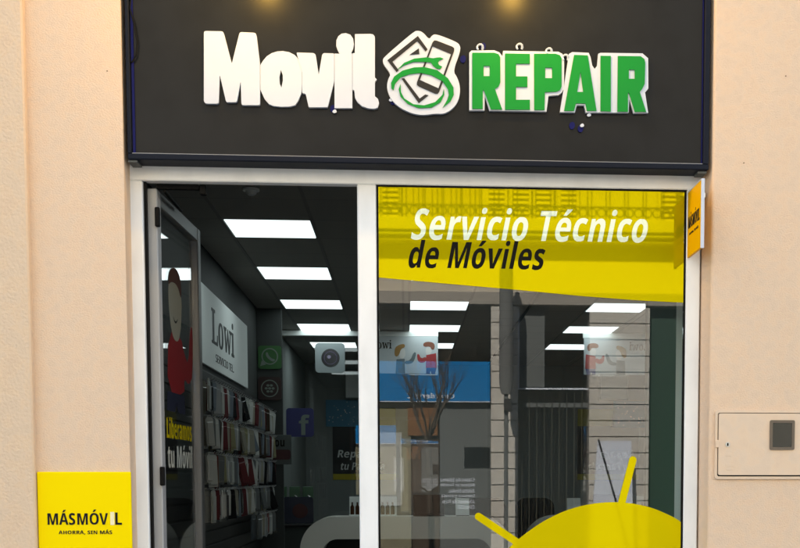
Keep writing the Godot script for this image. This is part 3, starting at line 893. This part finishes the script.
func icon_plate(called: String, label: String, c: Vector2, size: float, z: float, m: Material, mark: String) -> Node3D:
	var t := thing(called, label, "sign", Vector3(c.x, c.y - size * 0.5, z), "app signs inside the shop")
	part(t, "plate", prism(round_rect(c, Vector2(size, size), size * 0.12), z, z + 0.012), m)
	var pale := paint("icon_pale", 0.16, 0.20, 0.17, 0.5)
	var r := size * 0.36
	if mark == "handset":
		part(t, "ring", prism(ellipse(c + Vector2(0, 0.01), Vector2(r, r)), z + 0.0121, z + 0.015, [ellipse(c + Vector2(0, 0.01), Vector2(r * 0.86, r * 0.86))]), pale)
		part(t, "tail", prism(PackedVector2Array([c + Vector2(-r * 0.95, -r * 0.35), c + Vector2(-r * 1.15, -r * 1.05), c + Vector2(-r * 0.45, -r * 0.85), c + Vector2(-r * 0.7, -r * 0.62)]), z + 0.0121, z + 0.0145), pale)
		var st := begin()
		add_prism(st, smooth(PackedVector2Array([c + Vector2(-0.042, 0.045), c + Vector2(-0.022, 0.055), c + Vector2(-0.012, 0.02), c + Vector2(0.018, -0.012), c + Vector2(0.052, -0.018), c + Vector2(0.045, -0.042), c + Vector2(0.015, -0.04), c + Vector2(-0.035, 0.005)]), 2), z + 0.0121, z + 0.015)
		part(t, "handset", st.commit(), pale)
	elif mark == "facets":
		part(t, "ring", prism(ellipse(c, Vector2(r * 1.05, r * 1.05)), z + 0.0121, z + 0.015, [ellipse(c, Vector2(r * 0.92, r * 0.92))]), pale)
		for k in 7:
			var a := TAU * k / 6.0
			var cc := c + (Vector2(cos(a), sin(a)) * r * 0.42 if k < 6 else Vector2.ZERO)
			part(t, "facet", prism(ellipse(cc, Vector2(r * 0.20, r * 0.15), 6), z + 0.0121, z + 0.015), pale)
	return t

# ================================================================ deeper in the shop
func back_of_shop() -> void:
	var zp := -9.35
	var g := thing("glass_partition", "clear glass partition under a pale header bar across the shop", "partition", Vector3(-0.55, 0.0, zp))
	part(g, "header", bx(-1.4995, 0.385, 3.205, 3.262, zp - 0.03, zp + 0.03, 0.003), M("sheet_white"))
	part(g, "glass_pane", bx(-1.4990, -0.552, 0.03, 3.204, zp - 0.005, zp + 0.005), M("clear_glass"))
	part(g, "glass_pane", bx(-0.548, 0.383, 0.03, 3.204, zp - 0.005, zp + 0.005), M("clear_glass"))
	part(g, "floor_channel", bx(-1.4990, 0.385, 0.004, 0.03, zp - 0.02, zp + 0.02, 0.002), M("grey_aluminium"))
	# big app signs on the partition
	var f := thing("app_sign", "dark blue rounded square sign with a pale letter f", "sign", Vector3(-1.222, 2.045, zp + 0.006), "app signs inside the shop")
	part(f, "plate", prism(round_rect(Vector2(-1.222, 2.207), Vector2(0.318, 0.330), 0.035), zp + 0.006, zp + 0.02), paint("icon_blue", 0.028, 0.030, 0.13, 0.35))
	part(f, "lettering", lettering("f", Vector3(-1.235, 2.062, zp + 0.0203), 0.125, 0.235, 0.003), paint("icon_pale", 0.16, 0.20, 0.17, 0.5))
	var cc := Vector2(-0.869, 2.952)
	var c := thing("app_sign", "pale grey rounded square sign with a dark camera lens", "sign", Vector3(cc.x, 2.78, zp + 0.006), "app signs inside the shop")
	part(c, "plate", prism(round_rect(cc, Vector2(0.342, 0.342), 0.045), zp + 0.006, zp + 0.011), paint("icon_silver", 0.26, 0.30, 0.31, 0.35))
	var lens := part(c, "lens", prism(ellipse(cc + Vector2(0.005, 0.0), Vector2(0.105, 0.105), 40), zp + 0.0112, zp + 0.013), paint("lens_black", 0.006, 0.005, 0.008, 0.15))
	part(lens, "lens_ring", prism(ellipse(cc + Vector2(0.005, 0), Vector2(0.075, 0.075), 32), zp + 0.0132, zp + 0.0145, [ellipse(cc + Vector2(0.005, 0), Vector2(0.068, 0.068), 32)]), paint("lens_violet", 0.09, 0.07, 0.13, 0.3))
	part(lens, "lens_glint", prism(ellipse(cc + Vector2(-0.012, 0.012), Vector2(0.022, 0.020), 16), zp + 0.0132, zp + 0.0145), paint("lens_lilac", 0.25, 0.22, 0.32, 0.3))
	# hanging poster with two cartoon people
	var x0 := -0.40
	var p := thing("hanging_poster", "pale hanging poster of two cartoon people joining hands", "poster", Vector3(0, 2.776, zp + 0.035))
	var zc := zp + 0.034
	part(p, "sheet", bx(x0, 0.381, 2.776, 3.203, zc, zc + 0.006), paint("poster_paper", 0.50, 0.55, 0.57, 0.5))
	var z1 := zc + 0.0062
	var z2 := zc + 0.0080
	part(p, "lettering", lettering("Lowi", Vector3(-0.385, 3.06, z1), 0.23, 0.10, 0.002, true, true), M("vinyl_black"))
	var kk := 5.48
	part(p, "hair", prism(smooth(trace([133, 190, 137, 150, 160, 135, 190, 130, 192, 150, 170, 158, 160, 190, 145, 203], z2, 370, 320, kk), 1), z1, z2), paint("hair_ochre", 0.30, 0.16, 0.03, 0.6))
	part(p, "face", prism(smooth(trace([160, 170, 190, 152, 196, 190, 180, 215, 160, 205], z2, 370, 320, kk), 1), z1, z2 - 0.0004), paint("face_pale", 0.66, 0.66, 0.64, 0.6))
	part(p, "torso", prism(trace([145, 215, 190, 212, 192, 296, 140, 296], z2, 370, 320, kk), z1, z2), paint("shirt_slate", 0.10, 0.15, 0.17, 0.6))
	part(p, "arm", prism(smooth(trace([190, 225, 220, 222, 240, 175, 255, 180, 242, 225, 225, 240, 190, 242], z2, 370, 320, kk), 1), z1, z2), paint("shirt_slate", 0.10, 0.15, 0.17, 0.6))
	part(p, "hair", prism(smooth(trace([290, 130, 310, 118, 345, 122, 357, 140, 350, 165, 335, 160, 330, 145, 295, 148], z2, 370, 320, kk), 1), z1, z2), paint("hair_russet", 0.19, 0.06, 0.03, 0.6))
	part(p, "face", prism(smooth(trace([305, 150, 335, 148, 340, 180, 320, 195, 305, 185], z2, 370, 320, kk), 1), z1, z2 - 0.0004), paint("face_pale", 0.66, 0.66, 0.64, 0.6))
	part(p, "torso", prism(trace([308, 192, 362, 182, 366, 262, 306, 262], z2, 370, 320, kk), z1, z2), paint("shirt_red", 0.38, 0.025, 0.03, 0.6))
	part(p, "arm", prism(smooth(trace([308, 200, 280, 212, 268, 185, 256, 190, 262, 225, 282, 236, 308, 228], z2, 370, 320, kk), 1), z1, z2), paint("shirt_red", 0.38, 0.025, 0.03, 0.6))
	part(p, "trousers", prism(trace([308, 263, 364, 263, 356, 296, 336, 294, 332, 278, 328, 294, 308, 294], z2, 370, 320, kk), z1, z2), paint("trousers_blue", 0.03, 0.06, 0.22, 0.6))
	# reception desk: a band bent round into a rounded frame
	var zd := -8.2
	var d := thing("reception_desk", "white reception desk with a rounded hooped end", "desk", Vector3(0, 0.004, -8.45))
	part(d, "hoop", prism(round_rect(Vector2(0.01, 0.575), Vector2(2.30, 1.14), 0.36, 12), zd - 0.55, zd, [round_rect(Vector2(0.01, 0.575), Vector2(1.82, 0.66), 0.16, 10)]), M("desk_white"))
	part(d, "modesty_panel", bx(-0.92, 0.94, 0.24, 0.91, zd - 0.50, zd - 0.47), M("room_dark"))
	# things on the desk
	var r := thing("display_rack", "small white rack of brown bottles standing on the reception desk", "display rack", Vector3(-0.5, 1.147, -8.4))
	part(r, "tray", bx(-0.62, -0.10, 1.147, 1.165, -8.50, -8.32, 0.003), M("sheet_white"))
	part(r, "back_card", bx(-0.62, -0.10, 1.166, 1.36, -8.505, -8.49, 0.002), M("sheet_white"))
	for i in 9:
		var x := -0.585 + 0.055 * i
		part(r, "bottle", tube([Vector3(x, 1.1655, -8.40), Vector3(x, 1.25, -8.40), Vector3(x, 1.27, -8.40), Vector3(x, 1.30, -8.40)], [0.021, 0.021, 0.009, 0.009], 12), paint("bottle_brown", 0.07, 0.028, 0.012, 0.2))
		part(r, "divider", bx(x + 0.024, x + 0.031, 1.166, 1.195, -8.34, -8.33), M("sheet_white"))
	var l := thing("laptop", "open black laptop standing on the reception desk", "laptop", Vector3(0.25, 1.147, -8.45))
	part(l, "base", box(Vector3(0.25, 1.158, -8.45), Vector3(0.34, 0.018, 0.24), 0.004), M("black_metal"))
	part(l, "lid", box(Vector3(0.25, 1.275, -8.33), Vector3(0.34, 0.22, 0.010), 0.003, Basis(Vector3.RIGHT, 0.2)), M("black_metal"))
	var dp := thing("document_stand", "tilted white paper holder on the reception desk beside the laptop", "paper holder", Vector3(0.62, 1.147, -8.4))
	part(dp, "sheet", box(Vector3(0.62, 1.245, -8.40), Vector3(0.15, 0.20, 0.006), 0.001, Basis(Vector3.RIGHT, -0.3)), M("sheet_white"))
	part(dp, "foot", box(Vector3(0.62, 1.152, -8.40), Vector3(0.14, 0.010, 0.10), 0.002), M("grey_aluminium"))
	# office chair behind the desk
	var ch := thing("office_chair", "black high backed office chair behind the reception desk", "chair", Vector3(0.95, 0.004, -9.1))
	part(ch, "backrest", prism(round_rect(Vector2(0.95, 1.02), Vector2(0.46, 0.62), 0.12), -9.40, -9.34), M("black_metal"))
	part(ch, "seat", box(Vector3(0.95, 0.48, -9.12), Vector3(0.48, 0.09, 0.46), 0.03), M("black_metal"))
	part(ch, "back_bar", bx(0.92, 0.98, 0.45, 0.80, -9.335, -9.32, 0.004), M("black_metal"))
	part(ch, "column", tube([Vector3(0.95, 0.07, -9.12), Vector3(0.95, 0.44, -9.12)], [0.03], 12), M("steel"))
	for k in 5:
		var a := TAU * k / 5.0
		part(ch, "leg", tube([Vector3(0.95, 0.09, -9.12), Vector3(0.95 + cos(a) * 0.2, 0.035, -9.12 + sin(a) * 0.2)], [0.022, 0.028], 8), M("black_metal"))
	# posters on the back wall
	var zb := -13.498
	var w := thing("wall_poster", "black and yellow poster with pale italic lettering on the back wall", "poster", Vector3(-0.75, 1.5, zb))
	var a0 := P(333, 480, zb)
	part(w, "sheet", bx(a0.x, a0.x + 0.95, 1.54, 2.62, zb, zb + 0.01), paint("poster_black", 0.010, 0.010, 0.010, 0.5))
	part(w, "band", bx(a0.x + 0.002, a0.x + 0.948, 1.542, 1.63, zb + 0.0102, zb + 0.013), paint("poster_yellow", 0.50, 0.42, 0.005, 0.6))
	part(w, "band", bx(a0.x + 0.002, a0.x + 0.948, 2.36, 2.618, zb + 0.0102, zb + 0.013), paint("poster_yellow", 0.50, 0.42, 0.005, 0.6))
	part(w, "lettering", lettering("Repara", Vector3(P(337, 460, zb).x, P(337, 460, zb).y, zb + 0.0103), 0.52, 0.15, 0.003, true, false, 0.18), M("sheet_white"))
	part(w, "lettering", lettering("tu Pantalla", Vector3(P(340, 471, zb).x, P(337, 470, zb).y, zb + 0.0103), 0.66, 0.12, 0.003, true, false, 0.18), M("sheet_white"))
	var bp := thing("wall_poster", "bright blue poster with pale dots on the back wall", "poster", Vector3(-0.9, 2.2, zb))
	a0 = P(326, 428, zb)
	part(bp, "sheet", bx(a0.x, a0.x + 0.50, a0.y + 0.02, a0.y + 0.42, zb + 0.0135, zb + 0.018), paint("poster_blue", 0.06, 0.26, 0.42, 0.5))
	for i in 26:
		var q := Vector2(a0.x + 0.03 + rng.randf() * 0.44, a0.y + 0.05 + rng.randf() * 0.34)
		var rr := rng.randf_range(0.004, 0.010)
		part(bp, "dot", prism(ellipse(q, Vector2(rr, rr), 8), zb + 0.0181, zb + 0.0195), M("sheet_white"))
	var cab := thing("wall_cabinet", "pale rounded wall cabinet high on the back wall", "cabinet", Vector3(-0.95, 2.6, zb))
	a0 = P(345, 401, zb)
	part(cab, "body", bx(a0.x, a0.x + 0.45, a0.y + 0.02, a0.y + 0.42, zb + 0.019, zb + 0.16, 0.02), M("room_wall"))
	part(cab, "door", bx(a0.x + 0.02, a0.x + 0.43, a0.y + 0.04, a0.y + 0.40, zb + 0.161, zb + 0.175, 0.006), M("sheet_white"))
	# low shelf with a dark printed board, and shiny packs before the partition
	var sh := thing("side_shelf", "low dark shelf unit beside the reception desk", "shelf", Vector3(-1.30, 0.004, -8.6))
	part(sh, "cabinet", bx(-1.498, -1.0, 0.004, 1.02, -9.2, -8.9, 0.005), M("room_dark"))
	part(sh, "top", bx(-1.498, -0.98, 1.021, 1.045, -9.22, -8.86, 0.004), M("slat_black"))
	var bd := thing("printed_board", "navy board with a dark red round patch leaning on the low shelf", "board", Vector3(-1.2, 1.046, -8.95))
	part(bd, "panel", prism(round_rect(Vector2(-1.22, 1.20), Vector2(0.34, 0.30), 0.03), -8.98, -8.965), paint("board_navy", 0.012, 0.016, 0.035, 0.4))
	part(bd, "patch", prism(smooth(ellipse(Vector2(-1.20, 1.19), Vector2(0.09, 0.085), 12), 1), -8.9648, -8.962), paint("icon_red", 0.05, 0.008, 0.008, 0.5))
	for i in 3:
		var gp := thing("gift_pack", "green gift pack with a silver ornament, standing on the low shelf", "gift pack", Vector3(-1.42 + 0.15 * i, 1.046, -9.10), "green gift packs")
		part(gp, "card", box(Vector3(0, 0.21, 0), Vector3(0.12, 0.42, 0.03), 0.005), paint("pack_green", 0.06, 0.13, 0.07, 0.4), true)
		var curl := []
		for q in 14:
			var an := TAU * q / 13.0
			curl.append(Vector3(sin(an) * 0.035 * (1.0 if q < 7 else -1.0), 0.30 - 0.011 * q + 0.02, 0.022))
		part(gp, "ornament", tube(curl, [0.006], 6), M("steel"), true)

# ================================================================ across the street
func opposite_building() -> void:
	var S := 11.0
	var b := thing("apartment_building", "pale stone and ochre building across the street with louvred shutters", "building", Vector3(1.5, 0, S))
	part(b, "rear_wall", bx(-9, 12, -0.12, 3.82, S + 5.0, S + 5.2), M("grey_plaster"))
	part(b, "floor", bx(-8.69, 11.69, -0.12, -0.01, S + 0.001, S + 4.99), M("floor_tile"))
	part(b, "floor", bx(-8.69, 11.69, 3.82, 3.984, S + 0.503, S + 4.99), M("grey_plaster"))
	for x in [-5.9, -2.55, 1.3, 2.82, 5.25]:
		part(b, "party_wall", bx(x - 0.08, x + 0.08, -0.009, 3.815, S + 0.31, S + 4.98), M("grey_plaster"))
	part(b, "wall", bx(-9, 12, 3.985, 9.5, S, S + 0.5), M("ochre_wall"))
	part(b, "lintel", bx(-9, 12, 3.82, 3.984, S - 0.03, S + 0.5, 0.006), paint("lintel_stone", 0.27, 0.25, 0.22, 0.85))
	part(b, "side_wall", bx(-9, -8.7, -0.12, 9.5, S + 0.503, S + 9), M("ochre_wall"))
	part(b, "side_wall", bx(11.7, 12, -0.12, 9.5, S + 0.503, S + 9), M("ochre_wall"))
	part(b, "roof", bx(-9.3, 12.3, 9.503, 9.8, S - 0.5, S + 9.2), M("pale_stone"))
	# piers of pale blocks, each block its own piece
	for pier in [[-2.9, -2.2], [1.12, 1.475], [2.42, 3.22], [4.9, 5.6], [-5.6, -5.0]]:
		part(b, "pier_core", bx(pier[0] + 0.015, pier[1] - 0.015, -0.12, 3.818, S + 0.03, S + 0.299), paint("mortar", 0.34, 0.325, 0.30, 0.9))
		for i in 18:
			var y := 0.0 + 0.2115 * i
			part(b, "stone_block", bx(pier[0], pier[1], y, y + 0.2005, S - 0.02, S + 0.05, 0.004), M("pale_stone"))
	# left shop: dark fanlight over a blue board, door and wall below
	part(b, "fanlight", bx(-2.19, 1.105, 3.085, 3.815, S + 0.10, S + 0.106), M("clear_glass"))
	part(b, "wall", bx(0.45, 1.118, -0.12, 2.555, S + 0.06, S + 0.29), M("grey_plaster"))
	part(b, "wall", bx(-2.19, 0.07, -0.12, 2.555, S + 0.06, S + 0.29), paint("olive_plaster", 0.15, 0.14, 0.09, 0.85))
	var dr := part(b, "door", bx(0.075, 0.445, 0.0, 2.55, S + 0.10, S + 0.16), paint("door_brown", 0.05, 0.036, 0.026, 0.5, 0.0, 0.3))
	var turn := Basis(Vector3.UP, PI)
	var lines := ["Clases de Idioma", "Repaso en Familia", "Adulto Dinám.", "Lectura y Escrit.", "Alumnos de Prim.", "Clase ESO"]
	var widths := [0.45, 0.45, 0.34, 0.45, 0.44, 0.22]
	for i in 6:
		part(dr, "lettering", lettering(lines[i], Vector3(0.905, 1.515 - 0.072 * i, S + 0.057), widths[i], 0.055, 0.002, true, false, 0.0, turn), M("sign_white"))
	part(b, "notice", bx(-0.34, -0.05, 1.20, 2.16, S + 0.045, S + 0.058), paint("notice_paper", 0.34, 0.35, 0.33, 0.8))
	part(b, "notice", bx(0.03, 0.42, 2.12, 2.53, S + 0.045, S + 0.0585), paint("notice_orange", 0.15, 0.06, 0.012, 0.7))
	part(b, "notice", bx(0.77, 1.10, 1.71, 1.97, S + 0.035, S + 0.058), M("black_metal"))
	var fs := thing("shop_sign", "long blue shop sign with small white lettering across the street", "sign", Vector3(-0.5, 2.565, S))
	part(fs, "panel", bx(-2.19, 1.105, 2.565, 3.08, S - 0.04, S + 0.055, 0.004), M("blue_board"))
	part(fs, "lettering", lettering("Guardería C", Vector3(0.64, 2.60, S - 0.041), 0.62, 0.07, 0.002, true, false, 0.0, turn), M("sign_white"))
	part(fs, "edge_trim", bx(-2.19, 1.105, 2.555, 2.5645, S - 0.042, S + 0.055), M("sign_white"))
	# window between the piers: grey leaf beside dark glass, thin pale frame, barred window below
	part(b, "window_panel", bx(1.50, 1.84, 2.77, 3.815, S + 0.12, S + 0.16), M("grey_plaster"))
	var wn := part(b, "window", bx(1.845, 2.415, 2.77, 3.815, S + 0.13, S + 0.136), M("clear_glass"))
	part(wn, "frame", bx(1.478, 1.498, 2.73, 3.815, S + 0.05, S + 0.10), M("sign_white"))
	part(wn, "frame", bx(1.498, 2.415, 2.73, 2.752, S + 0.05, S + 0.10), M("sign_white"))
	part(b, "window", bx(1.48, 2.415, 0.0, 2.725, S + 0.16, S + 0.166), M("clear_glass"))
	for i in 9:
		var x := 1.53 + 0.1 * i
		part(b, "window_bar", bx(x, x + 0.009, 0.3, 2.72, S + 0.08, S + 0.10), paint("bar_olive", 0.035, 0.034, 0.02, 0.6))
	part(b, "window_bar", bx(1.48, 2.415, 2.50, 2.56, S + 0.103, S + 0.12), M("grey_plaster"))
	part(b, "door", bx(3.23, 4.88, 0.0, 3.81, S + 0.14, S + 0.20), paint("roller_green", 0.025, 0.052, 0.038, 0.6, 0.0, 0.3))
	# first floor: balcony slab with mouldings, railing, louvred shutters and a planked door
	var bal := part(b, "balcony", bx(-1.6, 3.9, 4.70, 4.86, S - 0.34, S - 0.001, 0.01), M("ochre_wall"))
	part(bal, "moulding", bx(-1.56, 3.86, 4.64, 4.699, S - 0.30, S - 0.001, 0.015), M("pale_stone"))
	part(bal, "moulding", bx(-1.52, 3.82, 4.58, 4.639, S - 0.24, S - 0.001, 0.015), M("ochre_wall"))
	var bar := tube([Vector3(0, 4.86, S - 0.29), Vector3(0, 5.85, S - 0.29)], [0.007], 6)
	for i in 23:
		var o := part(bal, "railing_bar", bar, M("iron"))
		o.position.x = -1.5 + 0.24 * i
	var ring := tube_ring(0.052, 0.008)
	for i in 44:
		var o := part(bal, "railing_ring", ring, M("iron"))
		o.position = Vector3(-1.44 + 0.12 * i, 4.955, S - 0.29)
	part(bal, "handrail", bx(-1.55, 3.85, 5.85, 5.89, S - 0.32, S - 0.26, 0.006), M("iron"))
	part(bal, "handrail", bx(-1.55, 3.85, 5.015, 5.03, S - 0.305, S - 0.275), M("iron"))
	var slat := box(Vector3.ZERO, Vector3(0.20, 0.050, 0.012), 0.002, Basis(Vector3.RIGHT, 0.6))
	var n := 0
	for x in [-0.18, 1.19, 1.505, 1.805, 2.125, 3.44, 3.68]:
		var sh := part(b, "shutter", bx(x - 0.135, x + 0.135, 4.88, 6.95, S - 0.012, S - 0.002), paint("shutter_back", 0.06, 0.045, 0.025, 0.8))
		part(sh, "stile", bx(x - 0.138, x - 0.103, 4.87, 6.96, S - 0.065, S - 0.033), M("shutter_wood"))
		part(sh, "stile", bx(x + 0.103, x + 0.138, 4.87, 6.96, S - 0.065, S - 0.033), M("shutter_wood"))
		for i in 30:
			var o := part(sh, "slat", slat, M("shutter_wood"), true)
			o.position = Vector3(x, 4.92 + 0.067 * i, S - 0.05)
		n += 1
	for i in 8:
		part(b, "door_plank", bx(0.0 + 0.122 * i, 0.112 + 0.122 * i, 4.87, 6.95, S - 0.04, S - 0.002, 0.004), paint("plank_ochre", 0.42, 0.35, 0.20, 0.7))

func tube_ring(r: float, t: float) -> ArrayMesh:
	var m := TorusMesh.new()
	m.inner_radius = r - t
	m.outer_radius = r + t
	m.rings = 20
	m.ring_segments = 6
	var st := begin()
	st.append_from(m, 0, Transform3D(Basis(Vector3.RIGHT, PI / 2), Vector3.ZERO))
	return st.commit()

func street_furniture() -> void:
	# closed parasol in front of the stone pier
	var u := thing("closed_parasol", "closed dark grey parasol on a pole before the stone pier", "parasol", Vector3(1.27, 0, 10.4))
	var grey := paint("parasol_cloth", 0.11, 0.115, 0.115, 0.9)
	part(u, "pole", tube([Vector3(1.27, 0.06, 10.4), Vector3(1.27, 4.45, 10.4)], [0.028], 10), M("grey_plaster"))
	part(u, "canopy", tube([Vector3(1.27, 2.62, 10.4), Vector3(1.27, 2.75, 10.4), Vector3(1.27, 3.4, 10.4), Vector3(1.27, 4.15, 10.4), Vector3(1.27, 4.38, 10.4)], [0.06, 0.088, 0.088, 0.085, 0.05], 12), grey)
	part(u, "crank_box", box(Vector3(1.29, 2.48, 10.36), Vector3(0.10, 0.16, 0.10), 0.01), M("iron"))
	part(u, "base", tube([Vector3(1.27, 0.001, 10.4), Vector3(1.27, 0.06, 10.4)], [0.3, 0.28], 16), M("iron"))
	# white banner stand beside the wide pier
	var w := thing("banner_stand", "white cloth banner stand with a slanting black pole by the wide pier", "banner", Vector3(2.66, 0, 10.55))
	part(w, "cloth", prism(PackedVector2Array([Vector2(2.34, 0.12), Vector2(2.96, 0.12), Vector2(2.90, 2.04), Vector2(2.46, 2.04)]), 10.54, 10.56), M("sign_white"))
	part(w, "pole", tube([Vector3(2.47, 2.06, 10.52), Vector3(2.72, 1.20, 10.50), Vector3(3.02, 0.02, 10.48)], [0.012], 8), M("iron"))
	part(w, "base", bx(2.30, 3.05, 0.001, 0.119, 10.44, 10.62, 0.005), M("iron"))
	# bare street tree
	var base := P(430, 500, -7.6)
	var t := thing("bare_tree", "small leafless street tree with thin upright branches", "tree", Vector3(base.x, 0, 7.6))
	var st := begin()
	var r2 := RandomNumberGenerator.new()
	r2.seed = 77
	var o := Vector3(base.x, 0.0, 7.6)
	add_tube(st, [o, o + Vector3(0.02, 0.8, 0), o + Vector3(-0.02, 1.95, 0.02)], [0.042, 0.034, 0.028], 8)
	part(t, "trunk", st.commit(), M("bark"))
	st = begin()
	for k in 9:
		var a := TAU * k / 9.0 + r2.randf() * 0.4
		grow(st, o + Vector3(-0.02, 1.92, 0.02), Vector3(cos(a) * 0.62, 1.0, sin(a) * 0.45).normalized(), 0.48, 0.014, 3, r2)
	part(t, "crown", st.commit(), M("bark"))

func grow(st: SurfaceTool, at: Vector3, d: Vector3, length: float, r: float, level: int, r2: RandomNumberGenerator) -> void:
	var pts := [at]
	var p := at
	var dd := d
	for i in 4:
		dd = (dd + Vector3(r2.randf_range(-0.16, 0.16), r2.randf_range(0.0, 0.16), r2.randf_range(-0.16, 0.16))).normalized()
		p += dd * length / 4.0
		pts.append(p)
	add_tube(st, pts, [r, r * 0.85, r * 0.72, r * 0.6, r * 0.5], 5)
	if level <= 0:
		return
	for k in 3:
		var q: Vector3 = pts[2 + k]
		grow(st, q, (dd + Vector3(r2.randf_range(-0.55, 0.55), r2.randf_range(-0.1, 0.4), r2.randf_range(-0.5, 0.5))).normalized(), length * 0.66, r * 0.5, level - 1, r2)
